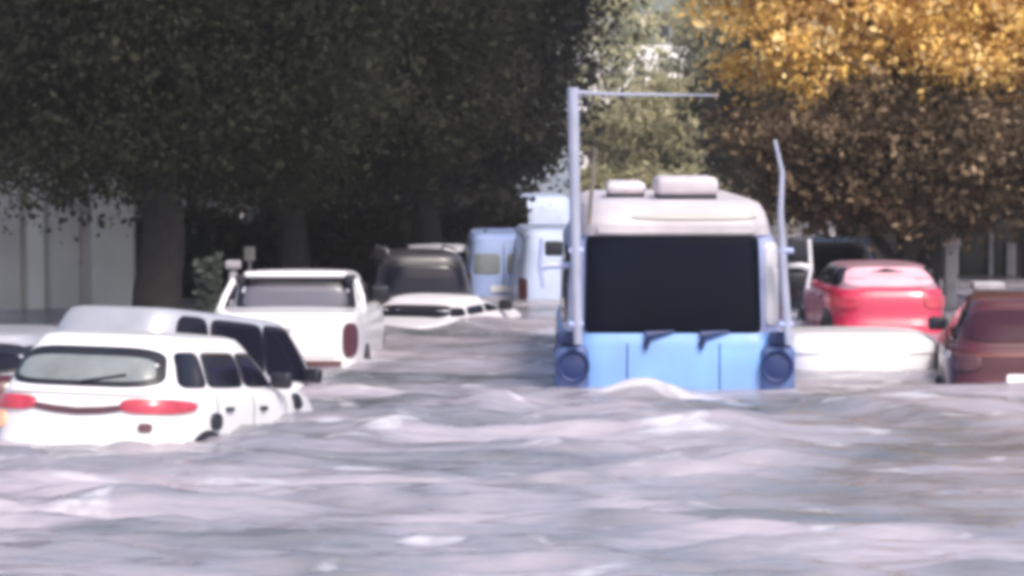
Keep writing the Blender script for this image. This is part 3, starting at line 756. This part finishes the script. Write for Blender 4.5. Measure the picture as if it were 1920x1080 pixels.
# centre
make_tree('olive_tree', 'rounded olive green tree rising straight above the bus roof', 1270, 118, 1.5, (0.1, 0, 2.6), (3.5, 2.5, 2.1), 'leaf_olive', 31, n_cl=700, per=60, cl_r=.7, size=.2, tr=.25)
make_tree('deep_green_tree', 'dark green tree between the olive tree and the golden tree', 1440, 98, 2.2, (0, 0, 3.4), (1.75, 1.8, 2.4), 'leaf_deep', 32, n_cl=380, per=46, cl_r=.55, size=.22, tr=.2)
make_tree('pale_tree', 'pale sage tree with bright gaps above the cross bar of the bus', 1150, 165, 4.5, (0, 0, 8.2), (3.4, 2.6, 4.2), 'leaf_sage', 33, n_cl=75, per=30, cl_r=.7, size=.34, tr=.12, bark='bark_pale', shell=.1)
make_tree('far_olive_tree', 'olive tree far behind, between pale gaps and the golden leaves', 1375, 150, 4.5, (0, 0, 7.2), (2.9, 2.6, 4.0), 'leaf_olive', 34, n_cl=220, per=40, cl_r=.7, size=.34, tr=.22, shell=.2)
# right
make_tree('golden_tree', 'tall tree with golden autumn leaves filling the top right', 1740, 50, 3.9, (-.1, -.4, 5.55), (3.75, 2.4, 2.75), 'leaf_gold', 41, n_cl=700, per=105, cl_r=.42, size=.105, tr=.25, low=-.95, shell=.45)
make_tree('brown_tree', 'brown leaved tree below the golden leaves, behind the red hatchback', 1700, 48.3, 1.6, (.0, 0, 2.45), (2.3, 1.3, 1.05), 'leaf_brown', 42, n_cl=400, per=100, cl_r=.5, size=.10, tr=.17, shell=.4)
make_tree('dark_brown_tree', 'dark brown tree reaching out of the frame above the dark red hatchback', 1930, 60, 2.3, (0, 0, 3.9), (2.4, 2.2, 2.3), 'leaf_umber', 43, n_cl=560, per=48, cl_r=.55, size=.17, tr=.22, shell=.4)
make_tree('umber_tree', 'umber tree with a low crown just right of the bus, over the dark grey car', 1575, 66, 1.8, (0, 0, 2.5), (1.6, 1.5, 1.65), 'leaf_umber', 44, n_cl=330, per=48, cl_r=.45, size=.17, tr=.15, shell=.4)

# ================================================================== buildings and walls
def facade(name, label, cat, x0, x1, y0, y1, z1, m, feats, z0=GROUND):
    root = empty(name, ((x0 + x1) / 2, y0, z0))
    def T(x, y, z): return (x - (x0 + x1) / 2, y - y0, z - z0)
    mb = MB(); a = T(x0, y0, z0); b = T(x1, y1, z1); mb.box(a[0], b[0], a[1], b[1], a[2], b[2], .02)
    mb.build('wall', m, root)
    feats(root, T)
    return prop(root, label, cat)

D0 = 49.0
def left_wall(root, T):
    for (p0, p1, t, mt) in ((-150, -60, 400, 'wall_pale'), (-45, 40, 395, 'wall_grey'), (52, 84, 380, 'wall_pale'), (95, 150, 400, 'wall_grey'), (172, 250, 392, 'wall_pale')):
        a = T(WX(p0, D0), D0 - .07, GROUND + .1); b = T(WX(p1, D0), D0 + .05, WZ(t - 60, D0))
        part('wall_panel', M[mt], root, lambda mb: mb.box(a[0], b[0], a[1], b[1], a[2], b[2], .02))
    a = T(WX(-170, D0), D0 - .1, WZ(300, D0)); b = T(WX(252, D0), D0 + .1, WZ(290, D0))
    part('coping', M['wall_pale'], root, lambda mb: mb.box(a[0], b[0], a[1], b[1], a[2], b[2], .01))
facade('panel_wall', 'pale grey wall of upright panels at the left edge under dark foliage', 'wall', WX(-200, D0), WX(250, D0), D0, D0 + .3, WZ(300, D0), M['wall_grey'], left_wall)

def bld_left(root, T):
    for k in range(7):
        y = 62 + k * 8
        a = T(-7.62, y, .6); b = T(-7.5, y + 2.2, 2.4)
        w_ = part('window', M['opening'], root, lambda mb: mb.box(a[0], b[0] + .02, a[1], b[1], a[2], b[2], .01))
        part('sill', M['concrete'], w_, lambda mb: mb.box(a[0], b[0] + .12, a[1] - .1, b[1] + .1, a[2] - .12, a[2] - .01, .01))
facade('shaded_building', 'long dark building in the shade behind the left row of trees', 'building', -16, -7.5, 60, 120, 8, M['wall_dark'], bld_left)

def hedge(name, label, x0, x1, y0, y1, ztop, seed, leaf='leaf_dark', n=16000, size=.12):
    rg = np.random.default_rng(seed)
    root = empty(name, ((x0 + x1) / 2, (y0 + y1) / 2, GROUND))
    hx, hy, H = (x1 - x0) / 2, (y1 - y0) / 2, ztop - GROUND
    p = rg.uniform(-1, 1, (n, 3))
    lump = 1 + .10 * np.sin(p[:, 1] * hy * 1.7 + seed) + .06 * np.sin(p[:, 0] * hx * 4)
    p = np.stack([p[:, 0] * hx, p[:, 1] * hy, (p[:, 2] * .5 + .5) ** .7 * H * lump], 1)
    leaf_mesh('foliage', p, size, M[leaf], root, seed)
    mb = MB()
    for k in range(max(2, int(max(hx, hy) * 2))):
        t = rg.uniform(-.9, .9, 2)
        mb.tube([(t[0] * hx, t[1] * hy, 0), (t[0] * hx + .05, t[1] * hy, H * .7)], [.04, .015], 6)
    mb.build('stem', M['bark'], root)
    return prop(root, label, 'hedge')
hedge('hedge', 'dark hedge standing in the water behind the white pickup', WX(250, 53), WX(760, 53), 52.6, 54.2, WZ(395, 53), 61, n=26000, size=.16)
hedge('hedge', 'dim hedge running beside the far vans on the left', WX(500, 66), WX(985, 66), 64.5, 67.0, WZ(375, 66), 62, 'leaf_dim', n=34000, size=.2)

# right building with dark openings and pale posts
D1 = 62.0
def bld_right(root, T):
    for (p0, p1, t, b_) in ((1800, 1850, 432, 545), (1862, 1882, 440, 545), (1905, 1950, 445, 545), (1660, 1700, 455, 545)):
        a = T(WX(p0, D1), D1 - .05, WZ(b_, D1)); b = T(WX(p1, D1), D1 + .1, WZ(t, D1))
        part('opening', M['opening'], root, lambda mb: mb.box(a[0], b[0], a[1], b[1], a[2], b[2], .02))
    for (p0, p1, t) in ((1852, 1860, 428), (1885, 1903, 455), (1785, 1797, 440)):
        a = T(WX(p0, D1), D1 - .2, GROUND + .02); b = T(WX(p1, D1), D1 - .06, WZ(t, D1))
        part('pillar', M['concrete'], root, lambda mb: mb.box(a[0], b[0], a[1], b[1], a[2], b[2], .02))
    a = T(WX(1640, D1), D1 - .25, WZ(428, D1)); b = T(WX(2100, D1), D1 - .02, WZ(416, D1))
    part('ledge', M['wall_brown'], root, lambda mb: mb.box(a[0], b[0], a[1], b[1], a[2], b[2], .02))
facade('brown_building', 'brown grey building with dark openings and pale pillars behind the dark red hatchback', 'building', WX(1640, D1), WX(2300, D1), D1, D1 + 8, 6.5, M['wall_brown'], bld_right)
def bld_far(root, T):
    for k in range(5):
        for j in range(3):
            a = T(WX(1100 + k * 45, 190), 189.9, 3.6 + j * 2.4); b = T(WX(1118 + k * 45, 190), 190.1, 4.9 + j * 2.4)
            part('window', M['opening'], root, lambda mb: mb.box(a[0], b[0], a[1], b[1], a[2], b[2], .01))
facade('far_white_building', 'whitish building glimpsed through the pale tree far down the street', 'building', WX(1085, 190), WX(1300, 190), 190, 200, 8.2, M['far_white'], bld_far)
def bld_far2(root, T):
    for k in range(6):
        a = T(WX(1480 + k * 90, 125), 124.9, 1.2); b = T(WX(1520 + k * 90, 125), 125.1, 3.0)
        part('window', M['opening'], root, lambda mb: mb.box(a[0], b[0], a[1], b[1], a[2], b[2], .01))
facade('dim_building', 'dim brown building far behind the golden and brown trees', 'building', WX(1420, 125), WX(2100, 125), 125, 135, 7.5, M['wall_brown'], bld_far2)
hedge('far_shrub', 'low olive shrubs across the end of the street behind the bus', WX(1080, 105), WX(1480, 105), 103, 106, WZ(330, 105), 63, 'leaf_olive', n=14000, size=.26)['category'] = 'shrub'
def wood():
    rg = np.random.default_rng(90)
    P = []
    for (x, y, z, r) in [(-30 + 6 * k + rg.uniform(-1, 1), 205 + rg.uniform(-6, 6), 4.5, 5.0) for k in range(5)] + [(20 + 7 * k, 175 + rg.uniform(-6, 6), 4.5, 6) for k in range(8)]:
        p, _ = crown_points(rg, (x, y, z), (r, r * .7, r * 1.1), 160, 26, 1.3)
        P.append(p)
    e = leaf_mesh('far_wood', np.concatenate(P), .5, M['leaf_deep'], None, 91)
    prop(e, 'dark wood closing the view at the end of the street', 'wood', kind='stuff')
wood()

# small things on the left pavement
def post(name, label, cat, px, D, top_py, w, m, shape):
    root = empty(name, (WX(px, D), D, GROUND))
    H = WZ(top_py, D) - GROUND
    if shape == 'pillar':
        part('shaft', M[m], root, lambda mb: mb.box(-w / 2, w / 2, -w / 2, w / 2, 0, H - .12, .03))
        part('cap', M[m], root, lambda mb: mb.box(-w / 2 - .05, w / 2 + .05, -w / 2 - .05, w / 2 + .05, H - .12, H, .03))
    elif shape == 'sign':
        part('post', M['rim'], root, lambda mb: mb.tube([(0, 0, 0), (0, 0, H)], .03, 10))
        part('plate', M[m], root, lambda mb: mb.box(-w / 2, w / 2, -.06, -.035, H - w * 1.3, H, .02))
    return prop(root, label, cat)
hedge('pale_shrub', 'small grey green shrub in the water left of the white pickup', WX(366, 43), WX(413, 43), 42.9, 43.3, WZ(505, 43), 71, 'leaf_grey', n=1100, size=.08)['category'] = 'shrub'
post('marker_post', 'small pale marker post just behind the left corner of the white pickup', 'post', 437, 44, 488, .11, 'concrete', 'pillar')
post('street_sign', 'small pale sign on a thin post above the roof of the white pickup', 'sign', 468, 50, 462, .17, 'wall_grey', 'sign')
post('street_sign', 'pale sign board on a post above the dark SUV roof', 'sign', 735, 54, 428, .42, 'green_paint', 'sign')
post('street_sign', 'small reddish sign left of the pale sign board', 'sign', 683, 55, 425, .2, 'wall_brown', 'sign')
post('concrete_post', 'thin pale post standing behind the red hatchback roof', 'post', 1708, 52, 440, .12, 'concrete', 'pillar')
post('concrete_post', 'thick whitish post between the red hatchback and the dark openings', 'post', 1782, 50, 448, .20, 'concrete', 'pillar')
post('mail_box', 'low whitish box on a pillar under the dark openings', 'box', 1852, 47, 528, .36, 'concrete', 'pillar')
post('marker_post', 'small pale post above the dark grey car beside the bus mirror', 'post', 1560, 58, 408, .12, 'concrete', 'pillar')

hz = MB(); hz.box(-800, 800, -600, 1000, GROUND - 1, 14)
hm = bpy.data.materials.new('haze'); N, L = nodes_of(hm); N.remove(N['Principled BSDF'])
pv = N.new('ShaderNodeVolumePrincipled'); pv.inputs['Density'].default_value = .0006; pv.inputs['Color'].default_value = (.95, .93, .95, 1); pv.inputs['Anisotropy'].default_value = .2
L.new(pv.outputs[0], N['Material Output'].inputs['Volume'])
prop(hz.build('haze', hm, None, False), 'thin damp haze over the street', 'haze', kind='stuff')

# ================================================================== light, sky, camera
SUN_EL, SUN_AZ = 52, 150     # azimuth clockwise from +Y
w = bpy.data.worlds.new('World'); S.world = w; w.use_nodes = True
N, L = w.node_tree.nodes, w.node_tree.links
sky = N.new('ShaderNodeTexSky'); sky.sky_type = 'NISHITA'; sky.sun_disc = False
sky.sun_elevation = R(SUN_EL); sky.sun_rotation = R(SUN_AZ); sky.air_density = 1.0; sky.dust_density = 4.0; sky.ozone_density = 1.0
L.new(sky.outputs[0], N['Background'].inputs['Color']); N['Background'].inputs['Strength'].default_value = .13
sd = bpy.data.lights.new('sun', 'SUN'); sd.energy = 1.5; sd.angle = R(12); sd.color = (1, .93, .86)
so = bpy.data.objects.new('sun', sd); COL.objects.link(so)
dirv = Vector((math.sin(R(SUN_AZ)) * math.cos(R(SUN_EL)), math.cos(R(SUN_AZ)) * math.cos(R(SUN_EL)), math.sin(R(SUN_EL))))
so.rotation_euler = dirv.to_track_quat('Z', 'Y').to_euler(); so.location = (0, 0, 30)

cd = bpy.data.cameras.new('camera'); co = bpy.data.objects.new('camera', cd); COL.objects.link(co)
cd.sensor_width = 36; cd.lens = 36 * FPX / 1920; cd.clip_end = 6000; cd.clip_start = .5
co.location = (0, 0, CAMZ); co.rotation_euler = (R(90) - math.atan((540 - HOR) / FPX), 0, 0)
S.camera = co
S.view_settings.view_transform = 'Standard'; S.view_settings.look = 'None'; S.view_settings.gamma = 1; S.view_settings.exposure = 0.85
S.cycles.filter_width = 5.0           # the photograph is a soft video frame
S.cycles.use_denoising = True
S.cycles.max_bounces = 8
